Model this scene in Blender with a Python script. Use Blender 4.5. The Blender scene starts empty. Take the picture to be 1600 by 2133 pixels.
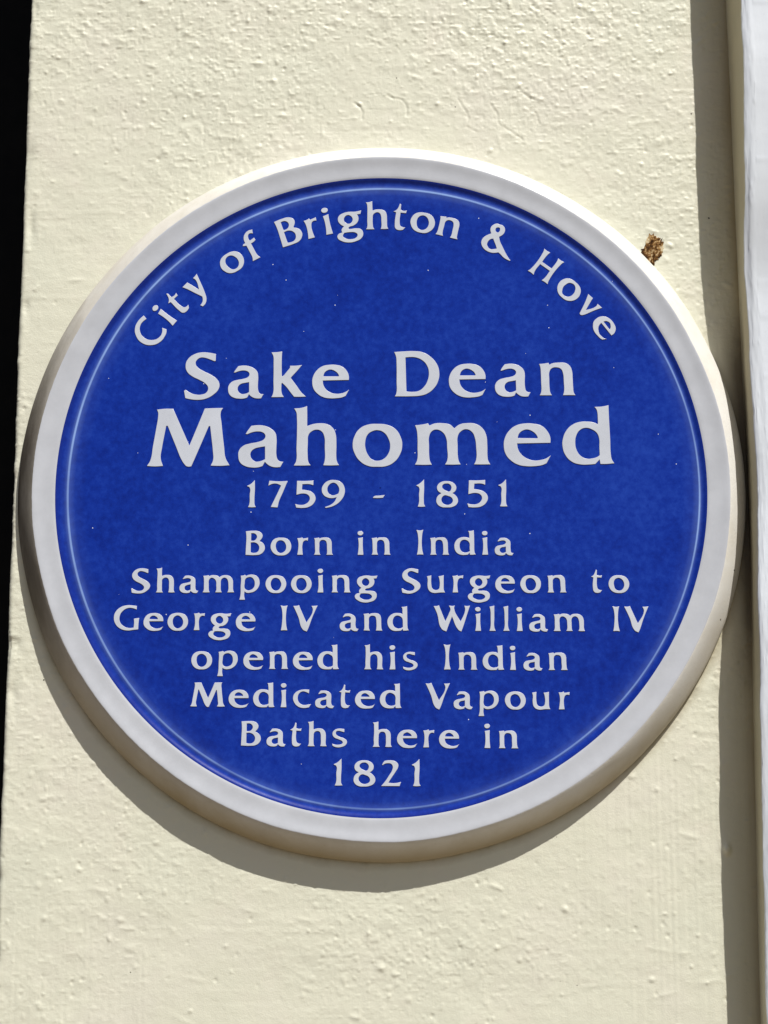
import bpy, bmesh, math, random
import numpy as np
from mathutils import Vector, Matrix

C = bpy.context.scene.collection
scene = bpy.context.scene

# ------------------------------------------------------------------ camera, light, exposure
cam_data = bpy.data.cameras.new("camera")
cam = bpy.data.objects.new("camera", cam_data)
C.objects.link(cam)
rt, up, fw = [Vector(v) for v in [[0.999835, 0.018108, -0.001584], [0.004863, -0.182529, 0.983189], [-0.017514, 0.983034, 0.182587]]]
mw = Matrix((rt, up, -fw)).transposed().to_4x4()
mw.translation = Vector((0.02357, -1.19674, -0.23589))
cam.matrix_world = mw
cam_data.sensor_fit = 'VERTICAL'
cam_data.sensor_height = 24.0
cam_data.sensor_width = 18.0
cam_data.lens = 41.5821
cam_data.clip_start = 0.05
cam_data.clip_end = 500.0
scene.camera = cam

SUN_DIR = Vector((0.58, -1.0, 1.70)).normalized()
world = bpy.data.worlds.new("World")
scene.world = world
world.use_nodes = True
wn = world.node_tree
wn.nodes.clear()
sky = wn.nodes.new('ShaderNodeTexSky')
sky.sky_type = 'NISHITA'
sky.sun_disc = False
sky.sun_elevation = math.asin(SUN_DIR.z)
sky.sun_rotation = math.atan2(SUN_DIR.x, SUN_DIR.y)
sky.air_density = 1.0
sky.dust_density = 1.5
bg = wn.nodes.new('ShaderNodeBackground')
bg.inputs['Strength'].default_value = 0.05
wo = wn.nodes.new('ShaderNodeOutputWorld')
wn.links.new(sky.outputs[0], bg.inputs[0])
wn.links.new(bg.outputs[0], wo.inputs[0])

sun_data = bpy.data.lights.new("sun", 'SUN')
sun_data.energy = 5.0
sun_data.angle = math.radians(0.5)
sun_data.color = (1.0, 0.965, 0.90)
sun = bpy.data.objects.new("sun", sun_data)
sun.rotation_euler = SUN_DIR.to_track_quat('Z', 'Y').to_euler()
sun.location = SUN_DIR * 5
C.objects.link(sun)

scene.view_settings.view_transform = 'Standard'
scene.view_settings.look = 'None'
scene.view_settings.gamma = 1.0
scene.view_settings.use_curve_mapping = False
scene.view_settings.exposure = -0.09

# ------------------------------------------------------------------ helpers
rng = np.random.default_rng(11)
random.seed(5)


def tag(o, label=None, cat=None, kind=None, group=None):
    if label: o['label'] = label
    if cat: o['category'] = cat
    if kind: o['kind'] = kind
    if group: o['group'] = group
    return o


def mesh_obj(name, verts, faces, mats, parent=None, smooth=True, mat_idx=None):
    me = bpy.data.meshes.new(name)
    me.from_pydata(verts, [], faces)
    for m in mats: me.materials.append(m)
    if mat_idx is not None: me.polygons.foreach_set('material_index', mat_idx)
    me.polygons.foreach_set('use_smooth', [smooth] * len(me.polygons))
    me.update()
    o = bpy.data.objects.new(name, me)
    C.objects.link(o)
    if parent: o.parent = parent
    return o


def grid_mesh(name, P, mats, parent=None, mat_idx=None, flip=False, extra=None):
    """P: (rows, cols, 3) array of points -> one quad grid mesh, fast path."""
    r, c = P.shape[:2]
    V = P.reshape(-1, 3)
    i = np.arange((r - 1) * c).reshape(r - 1, c)[:, :-1].ravel()
    q = np.stack([i, i + 1, i + 1 + c, i + c], 1)
    if flip: q = q[:, ::-1]
    nv = len(V)
    if extra:
        ev, ef = extra
        V = np.vstack([V, np.array(ev)])
        q = np.vstack([q, np.array(ef) + nv])
    me = bpy.data.meshes.new(name)
    me.vertices.add(len(V)); me.vertices.foreach_set('co', V.astype(np.float32).ravel())
    me.loops.add(q.size); me.loops.foreach_set('vertex_index', q.astype(np.int32).ravel())
    me.polygons.add(len(q))
    me.polygons.foreach_set('loop_start', np.arange(0, q.size, 4, dtype=np.int32))
    for m in mats: me.materials.append(m)
    if mat_idx is not None:
        mi = np.zeros(len(q), np.int32); mi[:len(mat_idx)] = mat_idx
        me.polygons.foreach_set('material_index', mi)
    sm = np.ones(len(q), bool)
    if extra: sm[-len(ef):] = False
    me.polygons.foreach_set('use_smooth', sm)
    me.update(calc_edges=True); me.validate()
    o = bpy.data.objects.new(name, me)
    C.objects.link(o)
    if parent: o.parent = parent
    return o


def vnoise(u, v, cu, cv, seed):
    """smooth value noise in -1..1 on the outer grid v x u, cells cu x cv"""
    g = np.random.default_rng(seed)
    a, b = u / cu, v / cv
    ia, ib = np.floor(a).astype(int), np.floor(b).astype(int)
    fa, fb = a - ia, b - ib
    ia -= ia.min(); ib -= ib.min()
    A = g.uniform(-1, 1, (ib.max() + 2, ia.max() + 2))
    fa = fa ** 3 * (fa * (fa * 6 - 15) + 10); fb = fb ** 3 * (fb * (fb * 6 - 15) + 10)
    T = A[ib] * (1 - fb)[:, None] + A[ib + 1] * fb[:, None]
    return T[:, ia] * (1 - fa)[None] + T[:, ia + 1] * fa[None]


def sstep(a, b, x):
    t = np.clip((x - a) / (b - a), 0, 1)
    return t * t * (3 - 2 * t)


class Mat:
    def __init__(self, name, color, rough=0.5, spec=0.5):
        self.m = bpy.data.materials.new(name); self.m.use_nodes = True
        self.t = self.m.node_tree; self.n = self.t.nodes
        self.b = self.n['Principled BSDF']
        self.b.inputs['Base Color'].default_value = (*color, 1)
        self.b.inputs['Roughness'].default_value = rough
        self.b.inputs['Specular IOR Level'].default_value = spec
        tc = self.n.new('ShaderNodeTexCoord'); self.co = tc.outputs['Object']

    def link(self, a, b): self.t.links.new(a, b)

    def scaled(self, sc):
        mp = self.n.new('ShaderNodeMapping'); mp.inputs['Scale'].default_value = sc
        self.link(self.co, mp.inputs[0]); return mp.outputs[0]

    def noise(self, scale, detail=3, rough=0.5, co=None, dist=0.0):
        x = self.n.new('ShaderNodeTexNoise'); x.inputs['Scale'].default_value = scale
        x.inputs['Detail'].default_value = detail; x.inputs['Roughness'].default_value = rough
        x.inputs['Distortion'].default_value = dist
        self.link(co or self.co, x.inputs['Vector']); return x.outputs['Fac']

    def ramp(self, fac, stops, interp='LINEAR'):
        r = self.n.new('ShaderNodeValToRGB'); r.color_ramp.interpolation = interp
        e = r.color_ramp.elements
        while len(e) < len(stops): e.new(0.5)
        for k, (p, c) in zip(e, stops):
            k.position = p; k.color = (*c, 1) if len(c) == 3 else c
        self.link(fac, r.inputs[0]); return r.outputs[0]

    def mix(self, fac, a, b, mode='MIX'):
        x = self.n.new('ShaderNodeMix'); x.data_type = 'RGBA'; x.blend_type = mode
        for s, v in ((0, fac), (6, a), (7, b)):
            if isinstance(v, (int, float)): x.inputs[s].default_value = v
            elif isinstance(v, tuple): x.inputs[s].default_value = (*v, 1)
            else: self.link(v, x.inputs[s])
        return x.outputs[2]

    def math(self, op, a, b=None):
        x = self.n.new('ShaderNodeMath'); x.operation = op
        for s, v in ((0, a), (1, b)):
            if v is None: continue
            if isinstance(v, (int, float)): x.inputs[s].default_value = v
            else: self.link(v, x.inputs[s])
        return x.outputs[0]

    def specks(self, scale, radius, keep):
        """1 inside sparse round dots: radius in units of a cell, keep = share of cells that carry one"""
        v = self.n.new('ShaderNodeTexVoronoi'); v.inputs['Scale'].default_value = scale
        v.inputs['Randomness'].default_value = 1.0
        self.link(self.co, v.inputs['Vector'])
        sp = self.n.new('ShaderNodeSeparateColor'); self.link(v.outputs['Color'], sp.inputs[0])
        rad = self.math('MULTIPLY', sp.outputs[1], radius)
        a = self.math('LESS_THAN', v.outputs['Distance'], rad)
        b = self.math('LESS_THAN', sp.outputs[0], keep)
        return self.math('MULTIPLY', a, b)

    def color(self, s): self.link(s, self.b.inputs['Base Color'])

    def bump(self, h, strength, dist):
        x = self.n.new('ShaderNodeBump'); x.inputs['Strength'].default_value = strength
        x.inputs['Distance'].default_value = dist
        self.link(h, x.inputs['Height']); self.link(x.outputs[0], self.b.inputs['Normal'])


# ------------------------------------------------------------------ materials
def cream_paint(name, dirt=0.25, side_tint=(0.34, 0.26, 0.125)):
    M = Mat(name, (0.78, 0.75, 0.62), 0.42, 0.45)
    big = M.noise(9, 4, 0.6)
    c = M.ramp(big, [(0.3, (0.760, 0.764, 0.632)), (0.5, (0.780, 0.774, 0.640)), (0.7, (0.790, 0.768, 0.658))])
    warm = M.noise(38, 3, 0.55)
    c = M.mix(M.ramp(warm, [(0.56, (0, 0, 0)), (0.78, (0.30, 0.30, 0.30))]), c, (0.79, 0.73, 0.63))
    grime = M.noise(150, 5, 0.7)
    c = M.mix(M.ramp(grime, [(0.60, (0, 0, 0)), (0.85, (dirt, dirt, dirt))]), c, (0.52, 0.50, 0.40))
    sx = M.n.new('ShaderNodeSeparateXYZ'); M.link(M.co, sx.inputs[0])          # corner shade against the post painted in, along with brown staining
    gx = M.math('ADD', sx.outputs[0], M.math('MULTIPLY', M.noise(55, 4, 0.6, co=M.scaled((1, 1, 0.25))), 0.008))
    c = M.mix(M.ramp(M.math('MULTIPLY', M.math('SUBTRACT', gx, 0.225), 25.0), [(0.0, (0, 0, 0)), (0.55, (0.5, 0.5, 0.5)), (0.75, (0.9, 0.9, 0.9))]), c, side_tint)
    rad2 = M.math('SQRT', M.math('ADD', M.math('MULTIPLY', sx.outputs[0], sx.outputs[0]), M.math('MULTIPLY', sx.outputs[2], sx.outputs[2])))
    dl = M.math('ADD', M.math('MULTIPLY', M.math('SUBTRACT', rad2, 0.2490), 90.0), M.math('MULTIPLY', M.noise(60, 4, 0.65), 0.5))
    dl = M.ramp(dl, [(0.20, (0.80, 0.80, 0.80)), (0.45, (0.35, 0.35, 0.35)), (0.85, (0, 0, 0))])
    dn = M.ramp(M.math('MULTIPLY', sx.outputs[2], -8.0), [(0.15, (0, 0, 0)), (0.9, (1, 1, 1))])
    c = M.mix(M.mix(1.0, dl, dn, 'MULTIPLY'), c, (0.26, 0.19, 0.075))  # dirt line under the plaque, its contact shade painted in too
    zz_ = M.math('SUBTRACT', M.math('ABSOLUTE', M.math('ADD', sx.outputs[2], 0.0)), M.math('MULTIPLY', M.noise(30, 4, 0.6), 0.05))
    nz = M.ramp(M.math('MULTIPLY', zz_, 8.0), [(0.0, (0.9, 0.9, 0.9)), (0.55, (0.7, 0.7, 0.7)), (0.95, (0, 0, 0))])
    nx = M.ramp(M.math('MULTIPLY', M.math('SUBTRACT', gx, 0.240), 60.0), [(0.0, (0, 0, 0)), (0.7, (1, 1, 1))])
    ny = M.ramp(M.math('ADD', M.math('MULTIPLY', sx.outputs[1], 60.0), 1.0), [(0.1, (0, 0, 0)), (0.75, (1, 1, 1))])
    c = M.mix(M.mix(1.0, M.mix(1.0, nx, nz, 'MULTIPLY'), ny, 'MULTIPLY'), c, (0.055, 0.038, 0.022))  # dark gap between plaque and post: shade painted into the colour
    c = M.mix(M.specks(48, 0.045, 0.45), c, (0.10, 0.09, 0.07))
    c = M.mix(M.specks(95, 0.06, 0.14), c, (0.20, 0.18, 0.14))
    M.color(c)
    M.bump(M.noise(900, 4, 0.7), 0.45, 0.0005)
    return M.m


def white_paint():
    M = Mat("white_gloss_paint", (0.80, 0.81, 0.84), 0.38, 0.5)
    st = M.noise(90, 4, 0.6, co=M.scaled((1, 1, 0.12)))
    c = M.ramp(st, [(0.35, (0.76, 0.81, 0.89)), (0.6, (0.80, 0.85, 0.92))])
    c = M.mix(M.specks(45, 0.05, 0.7), c, (0.12, 0.12, 0.13))
    c = M.mix(M.ramp(M.noise(160, 5, 0.7), [(0.62, (0, 0, 0)), (0.85, (0.4, 0.4, 0.4))]), c, (0.55, 0.55, 0.58))
    M.color(c)
    M.bump(M.noise(420, 4, 0.6, co=M.scaled((1, 1, 0.35))), 0.14, 0.0006)
    return M.m


def white_glaze(name, base):
    M = Mat(name, base, 0.30, 0.5)
    n = M.noise(45, 5, 0.65)
    d = tuple(v * 0.90 for v in base)
    c = M.ramp(n, [(0.35, d), (0.65, base)])
    c = M.mix(M.specks(70, 0.06, 0.03), c, (0.30, 0.29, 0.28))
    M.color(c)
    M.bump(M.noise(260, 2, 0.5), 0.06, 0.0005)
    return M.m


def fired_clay():
    M = Mat("fired_clay_edge", (0.80, 0.78, 0.74), 0.75, 0.2)
    n = M.noise(35, 5, 0.6)
    c = M.ramp(n, [(0.3, (0.74, 0.71, 0.64)), (0.5, (0.80, 0.78, 0.73)), (0.7, (0.82, 0.81, 0.78))])
    c = M.mix(M.ramp(M.noise(300, 4, 0.7), [(0.6, (0, 0, 0)), (0.8, (0.35, 0.35, 0.35))]), c, (0.52, 0.47, 0.38))
    c = M.mix(M.specks(110, 0.08, 0.25), c, (0.14, 0.12, 0.10))
    sx = M.n.new('ShaderNodeSeparateXYZ'); M.link(M.co, sx.inputs[0])          # left and lower bevel shade painted in, with streaky brown stain
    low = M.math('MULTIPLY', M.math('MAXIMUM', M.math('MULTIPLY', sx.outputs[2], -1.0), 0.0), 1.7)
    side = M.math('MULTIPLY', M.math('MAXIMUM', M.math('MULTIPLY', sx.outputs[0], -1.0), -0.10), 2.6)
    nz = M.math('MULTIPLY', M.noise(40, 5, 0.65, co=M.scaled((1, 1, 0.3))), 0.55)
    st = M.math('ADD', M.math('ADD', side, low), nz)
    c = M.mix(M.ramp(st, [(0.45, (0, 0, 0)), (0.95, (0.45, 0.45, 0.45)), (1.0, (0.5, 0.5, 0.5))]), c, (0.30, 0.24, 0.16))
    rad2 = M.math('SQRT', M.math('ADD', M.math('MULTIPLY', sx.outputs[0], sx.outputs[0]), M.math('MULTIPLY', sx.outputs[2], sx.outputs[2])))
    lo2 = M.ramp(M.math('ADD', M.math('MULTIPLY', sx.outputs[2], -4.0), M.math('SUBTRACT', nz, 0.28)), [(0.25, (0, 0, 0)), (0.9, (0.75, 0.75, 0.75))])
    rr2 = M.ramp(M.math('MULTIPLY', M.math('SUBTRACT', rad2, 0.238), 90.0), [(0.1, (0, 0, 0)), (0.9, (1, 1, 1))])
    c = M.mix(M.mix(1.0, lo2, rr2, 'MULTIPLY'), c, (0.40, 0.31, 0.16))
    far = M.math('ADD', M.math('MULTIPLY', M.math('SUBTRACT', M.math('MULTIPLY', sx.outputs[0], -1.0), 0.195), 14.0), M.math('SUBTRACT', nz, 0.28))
    c = M.mix(M.ramp(far, [(0.10, (0, 0, 0)), (0.75, (0.92, 0.92, 0.92))]), c, (0.060, 0.048, 0.034))  # deep shade of the far left bevel, painted into the clay colour
    M.color(c)
    M.bump(M.noise(900, 4, 0.65), 0.30, 0.0005)
    return M.m


def blue_glaze():
    M = Mat("blue_glaze", (0.015, 0.035, 0.30), 0.24, 0.24)
    a = M.noise(75, 6, 0.72, dist=0.3)
    b = M.noise(230, 5, 0.7)
    f = M.math('ADD', M.math('MULTIPLY', M.noise(9, 2, 0.5), 0.25), M.math('ADD', M.math('MULTIPLY', a, 0.30), M.math('MULTIPLY', b, 0.45)))
    c = M.ramp(f, [(0.38, (0.0028, 0.019, 0.250)), (0.50, (0.0050, 0.031, 0.335)), (0.64, (0.013, 0.054, 0.415))])
    # the glaze lies thin over a ridge just inside the border and thick against the border
    at = M.n.new('ShaderNodeAttribute'); at.attribute_name = 'glaze_thickness'
    thin = M.ramp(at.outputs['Fac'], [(0.0, (0, 0, 0)), (0.30, (0.03, 0.03, 0.03)), (0.465, (0.18, 0.18, 0.18)), (0.49, (0.95, 0.95, 0.95)), (0.525, (0.95, 0.95, 0.95)),
                                     (0.565, (0.24, 0.24, 0.24)), (0.66, (0.06, 0.06, 0.06)), (0.82, (0, 0, 0))])
    wob = M.ramp(M.noise(26, 4, 0.6), [(0.3, (0.6, 0.6, 0.6)), (0.65, (1, 1, 1))])
    sx = M.n.new('ShaderNodeSeparateXYZ'); M.link(M.co, sx.inputs[0])
    dirn = M.ramp(M.math('ADD', M.math('MULTIPLY', sx.outputs[2], 1.6), M.math('ADD', M.math('MULTIPLY', M.math('ABSOLUTE', sx.outputs[0]), 1.0), 0.42)), [(0.05, (0.55, 0.55, 0.55)), (0.6, (1, 1, 1))])
    wob = M.mix(1.0, wob, dirn, 'MULTIPLY')
    c = M.mix(M.mix(1.0, thin, wob, 'MULTIPLY'), c, (0.30, 0.46, 0.88))
    thick = M.ramp(at.outputs['Fac'], [(0.75, (0, 0, 0)), (0.95, (0.55, 0.55, 0.55))])
    c = M.mix(thick, c, (0.008, 0.020, 0.20))
    c = M.mix(M.specks(90, 0.058, 0.5), c, (0.80, 0.86, 0.97))  # sun glints on glaze pimples, painted as tiny white dots
    M.color(c)
    M.bump(M.noise(330, 4, 0.6), 0.10, 0.0004)
    return M.m


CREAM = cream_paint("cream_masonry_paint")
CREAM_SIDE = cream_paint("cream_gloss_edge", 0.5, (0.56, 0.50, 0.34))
WHITE = white_paint()
GLAZE = white_glaze("white_glaze", (0.590, 0.614, 0.675))
LETTER = white_glaze("letter_glaze", (0.650, 0.690, 0.785))
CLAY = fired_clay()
BLUE = blue_glaze()

# ------------------------------------------------------------------ pavement (out of shot, throws its light up the wall)
pm = Mat("pavement_slabs", (0.23, 0.185, 0.135), 0.85, 0.2)
pc = pm.ramp(pm.noise(3, 6, 0.65), [(0.3, (0.20, 0.160, 0.115)), (0.7, (0.26, 0.21, 0.155))])
br = pm.n.new('ShaderNodeTexBrick')
br.inputs['Scale'].default_value = 1.1
br.inputs['Mortar Size'].default_value = 0.008
br.inputs['Color1'].default_value = (1, 1, 1, 1); br.inputs['Color2'].default_value = (0.9, 0.9, 0.9, 1)
br.inputs['Mortar'].default_value = (0.35, 0.35, 0.35, 1)
pm.link(pm.co, br.inputs['Vector'])
pm.color(pm.mix(1.0, pc, br.outputs['Color'], 'MULTIPLY'))
GZ = -1.85
pav = mesh_obj("pavement", [(-20, -24, GZ), (20, -24, GZ), (20, 2, GZ), (-20, 2, GZ)], [(0, 1, 2, 3)], [pm.m], smooth=False)
tag(pav, "pale stone slab pavement at the foot of the pillar", "pavement", 'structure')

# ------------------------------------------------------------------ the rendered pillar
XL, RC, XR = -0.2542, 0.0035, 0.2600
Z0, Z1 = -0.43, 0.43
cols = []
for y in np.arange(0.045, RC, -0.0012): cols.append((XL, y, -1, 0))
for a in np.linspace(0, math.pi / 2, 7):
    cols.append((XL + RC - RC * math.cos(a), RC - RC * math.sin(a), -math.cos(a), -math.sin(a)))
for x in np.arange(XL + RC + 0.0008, XR, 0.00065): cols.append((x, 0, 0, -1))
cols = np.array(cols)
dx = np.hypot(np.diff(cols[:, 0]), np.diff(cols[:, 1]))
s = np.concatenate([[0], np.cumsum(dx)])
s += XL - s[np.argmin(np.abs(cols[:, 0] - XL - RC) + np.abs(cols[:, 1]))]      # s equals x on the front face
zz = np.arange(Z0, Z1 + 1e-6, 0.00065)
S, Z = np.meshgrid(s, zz)
rr = np.hypot(S, Z)
rough = 0.55 + 0.45 * vnoise(s, zz, 0.11, 0.11, 1)
rough += 0.55 * sstep(0.26, 0.36, Z) * sstep(-0.2, 0.05, S)                      # coarser high up
rough -= 0.40 * sstep(0.0, 0.06, 0.280 - rr)                                    # brushed out smooth round the plaque
rough -= 0.45 * sstep(-0.30, -0.37, Z) * sstep(-0.2, 0.1, S)
rough *= 1 - 0.30 * sstep(-0.16, -0.30, Z)
rough += 0.30 * np.exp(-((S + 0.14) / 0.05) ** 2 - ((Z + 0.25) / 0.06) ** 2) + 0.2 * np.exp(-((S - 0.02) / 0.09) ** 2 - ((Z + 0.31) / 0.03) ** 2)
rough = np.clip(rough, 0.14, 1.25)
H = np.zeros_like(S)
H += 0.00030 * vnoise(s, zz, 0.030, 0.030, 2)
H += 0.00019 * vnoise(s, zz, 0.011, 0.009, 3) * (0.35 + 0.65 * rough)
H += 0.00013 * vnoise(s, zz, 0.0052, 0.0042, 4) * (0.15 + rough)
H += 0.00008 * vnoise(s, zz, 0.0024, 0.0021, 5) * (0.2 + rough)
H += 0.00072 * np.clip(vnoise(s, zz, 0.0030, 0.0027, 8) - 0.42, 0, 1) * rough - 0.00080 * np.clip(vnoise(s, zz, 0.0026, 0.0028, 9) - 0.60, 0, 1) * rough
H += 0.00042 * np.clip(vnoise(s, zz, 0.0020, 0.0019, 10) - 0.46, 0, 1) * rough
streak = sstep(0.06, 0.20, S) * sstep(-0.05, -0.25, Z) + 0.7 * sstep(-0.08, -0.2, S) * sstep(-0.2, -0.33, Z)
H += 0.00010 * vnoise(s, zz, 0.0022, 0.07, 6) * streak
H += 0.00007 * vnoise(s, zz, 0.05, 0.003, 7) * np.clip(1 - streak, 0, 1) * 0.6


def stamp(x, z, sx, sz, h, flat=1.0):
    i0, i1 = np.searchsorted(s, [x - 3.2 * sx, x + 3.2 * sx]); j0, j1 = np.searchsorted(zz, [z - 3.2 * sz, z + 3.2 * sz])
    if i1 <= i0 or j1 <= j0: return
    d = ((s[i0:i1][None] - x) / sx) ** 2 + ((zz[j0:j1][:, None] - z) / sz) ** 2
    H[j0:j1, i0:i1] += h * np.exp(-0.5 * d ** flat)


n = 0
while n < 7000:                                                                 # grains and paint pimples
    x, z = rng.uniform(s[0], XR), rng.uniform(Z0, Z1)
    j, i = min(len(zz) - 1, np.searchsorted(zz, z)), min(len(s) - 1, np.searchsorted(s, x))
    n += 1
    if rng.uniform() > rough[j, i] ** 1.5 * 0.95: continue
    w = rng.uniform(0.0007, 0.0014) * (1.6 if rng.uniform() < 0.12 else 1)
    stamp(x, z, w * rng.uniform(0.8, 1.4), w * rng.uniform(0.8, 1.4), rng.uniform(0.00010, 0.00044) * (1.6 if rng.uniform() < 0.06 else 1), 1.3)
for _ in range(420):                                                            # pits
    stamp(rng.uniform(s[0], XR), rng.uniform(Z0, Z1), 0.0010, 0.0012, -rng.uniform(0.0001, 0.0005), 1.5)
for _ in range(190):                                                            # sags and trowel ridges
    x, z = rng.uniform(XL, XR), rng.uniform(Z0, Z1)
    if math.hypot(x, z) < 0.25: continue
    L, a, hh = rng.uniform(0.006, 0.024), rng.uniform(-0.6, 0.3), rng.uniform(0.00010, 0.00030)
    for k in np.linspace(-0.5, 0.5, 14):
        stamp(x + k * L * math.cos(a), z + k * L * math.sin(a), 0.0013, 0.0011, hh * (1 - 3 * k * k) * 0.42)
for pl in ([(-0.022, 0.285), (-0.018, 0.282), (-0.016, 0.277), (-0.017, 0.272)], [(0.004, 0.289), (0.012, 0.287), (0.016, 0.281), (0.015, 0.275)],
           [(0.052, 0.287), (0.057, 0.279), (0.060, 0.273), (0.058, 0.266), (0.066, 0.262)], [(0.075, 0.284), (0.080, 0.276), (0.081, 0.268), (0.090, 0.262), (0.098, 0.256)],
           [(0.098, 0.292), (0.104, 0.287), (0.113, 0.284)], [(-0.012, 0.291), (0.0, 0.292), (0.006, 0.288)], [(0.108, 0.276), (0.110, 0.268), (0.106, 0.262)]):
    for (xa, za), (xb, zb) in zip(pl, pl[1:]):                                  # flaking hairlines above the plaque
        for k in np.linspace(0, 1, 12):
            x, z = xa + (xb - xa) * k + rng.normal(0, 0.0003), za + (zb - za) * k
            q = rng.uniform(0.2, 1); stamp(x, z, 0.0006, 0.0006, -0.00022 * q); stamp(x + 0.0012, z + 0.0009, 0.0008, 0.0008, 0.00008 * q)
stamp(0.2248, -0.2415, 0.0019, 0.0026, 0.0030, 1.4)                             # paint run by the right edge
stamp(0.2240, -0.2370, 0.0022, 0.0034, 0.0010)
for _ in range(45):                                                             # knocked arris
    z = rng.uniform(Z0, Z1)
    stamp(XL - 0.001 + rng.normal(0, 0.0022), z, rng.uniform(0.0012, 0.003), rng.uniform(0.002, 0.008), rng.uniform(-0.0014, 0.0009))
H *= np.where((S > 0.2495), 0.3, 1.0)
P = np.empty(S.shape + (3,))
P[..., 0] = cols[:, 0][None] + cols[:, 2][None] * H
P[..., 1] = cols[:, 1][None] + cols[:, 3][None] * H
P[..., 2] = Z


def box_faces(x0, x1, y0, y1, z0, z1, drop=()):
    v = [(x0, y0, z0), (x1, y0, z0), (x1, y1, z0), (x0, y1, z0), (x0, y0, z1), (x1, y0, z1), (x1, y1, z1), (x0, y1, z1)]
    f = [(0, 3, 2, 1), (4, 5, 6, 7), (0, 1, 5, 4), (1, 2, 6, 5), (2, 3, 7, 6), (3, 0, 4, 7)]
    return v, f


ev, ef = [], []
for b in ((XL, XR, 0, 0.40, GZ, Z0), (XL, XR, 0, 0.40, Z1, 1.6), (XL, XR, 0.045, 0.40, Z0, Z1)):
    v, f = box_faces(*b)
    ef += [tuple(k + len(ev) for k in q) for q in f]; ev += v
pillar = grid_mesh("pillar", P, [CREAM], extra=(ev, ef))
tag(pillar, "lumpy cream painted masonry pillar that carries the round blue plaque", "pillar", 'thing')

# ------------------------------------------------------------------ white painted post on the right
zs = np.linspace(-0.62, 0.62, 900)
kz = [-0.62, -0.353, -0.29, -0.155, -0.09, -0.05, -0.0093, 0.06, 0.1446, 0.200, 0.29, 0.361, 0.62]
ke = [0.2436, 0.2437, 0.2441, 0.2470, 0.2480, 0.2498, 0.2521, 0.2514, 0.2495, 0.2491, 0.2515, 0.2509, 0.2509]
kp = [0.0334, 0.0334, 0.0347, 0.0390, 0.0388, 0.0355, 0.0322, 0.0311, 0.0310, 0.0420, 0.0474, 0.0464, 0.0464]
kc = [0.2452, 0.2460, 0.2468, 0.2492, 0.2505, 0.2511, 0.2513, 0.2511, 0.2507, 0.2504, 0.2502, 0.2497, 0.2495]
p_z = np.interp(zs, kz, kp); e_z = np.interp(zs, kz, ke); c_z = np.interp(zs, kz, kc)
ker = np.hanning(61); ker /= ker.sum()
e_z = np.convolve(np.pad(e_z, 30, 'edge'), ker, 'valid'); c_z = np.convolve(np.pad(c_z, 30, 'edge'), ker, 'valid')
p_z = np.convolve(np.pad(p_z, 30, 'edge'), ker, 'valid')
one = np.array([0.0])
wig = 0.0009 * vnoise(one, zs, 1, 0.040, 21)[:, 0] + 0.0005 * vnoise(one, zs, 1, 0.012, 22)[:, 0] + 0.0002 * vnoise(one, zs, 1, 0.004, 23)[:, 0]
prof = []                                                                       # per row: 4 side points, then a bullnose front
for k in np.linspace(0, 1, 14): prof.append(('side', k))
for k in np.linspace(0, 1, 26)[1:]: prof.append(('nose', k))
for x in (0.272, 0.285, 0.30, 0.33, 0.37, 0.42): prof.append(('front', x))
prof.append(('back', 0.42))
Q = np.empty((len(zs), len(prof), 3))
for ci, (kd, k) in enumerate(prof):
    if kd == 'side':
        x = c_z + (e_z - c_z) * k ** 1.3 + wig * 0.5 * k; y = 0.0006 - p_z * k
    elif kd == 'nose':
        a = k * math.pi / 2
        x = e_z + wig * 0.5 * (1 - k) + 0.0045 * (1 - math.cos(a)) + 0.004 * k; y = -p_z - 0.0022 * math.sin(a)
    elif kd == 'front':
        x = np.full_like(zs, k); y = -p_z - 0.0022
    else:
        x = np.full_like(zs, k); y = np.full_like(zs, 0.0006)
    Q[:, ci, 0] = x; Q[:, ci, 1] = y; Q[:, ci, 2] = zs
pu = np.linspace(0, 0.09, len(prof))
lump = 0.00040 * vnoise(pu, zs, 0.02, 0.05, 31) + 0.00012 * vnoise(pu, zs, 0.010, 0.014, 32) + 0.00006 * vnoise(pu, zs, 0.006, 0.006, 33)
lump += 0.0006 * np.clip(vnoise(pu, zs, 0.005, 0.006, 34) - 0.55, 0, 1)
lump[:, :2] = 0; lump[:, -3:] = 0
Q[..., 0] -= lump * 0.7; Q[..., 1] -= lump * 0.7
nside = 13
mi = np.tile(np.array([0] * nside + [1] * (len(prof) - 1 - nside)), len(zs) - 1)
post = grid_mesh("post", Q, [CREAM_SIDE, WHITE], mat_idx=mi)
tag(post, "white gloss painted post with a ragged cream edge right of the plaque", "post", 'thing')

# ------------------------------------------------------------------ dark window left of the pillar
DK = Mat("black_window_paint", (0.0035, 0.0033, 0.0034), 0.6, 0.12)
DK.color(DK.ramp(DK.noise(60, 5, 0.6), [(0.4, (0.0016, 0.0015, 0.0015)), (0.7, (0.0045, 0.004, 0.004))]))
GL = Mat("dark_window_glass", (0.0050, 0.0062, 0.0085), 0.25, 0.25)
win = bpy.data.objects.new("window", None); win.location = (-0.60, 0.16, -0.9); C.objects.link(win)
tag(win, "unlit black framed window in the dark recess left of the pillar", "window", 'thing')


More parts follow.
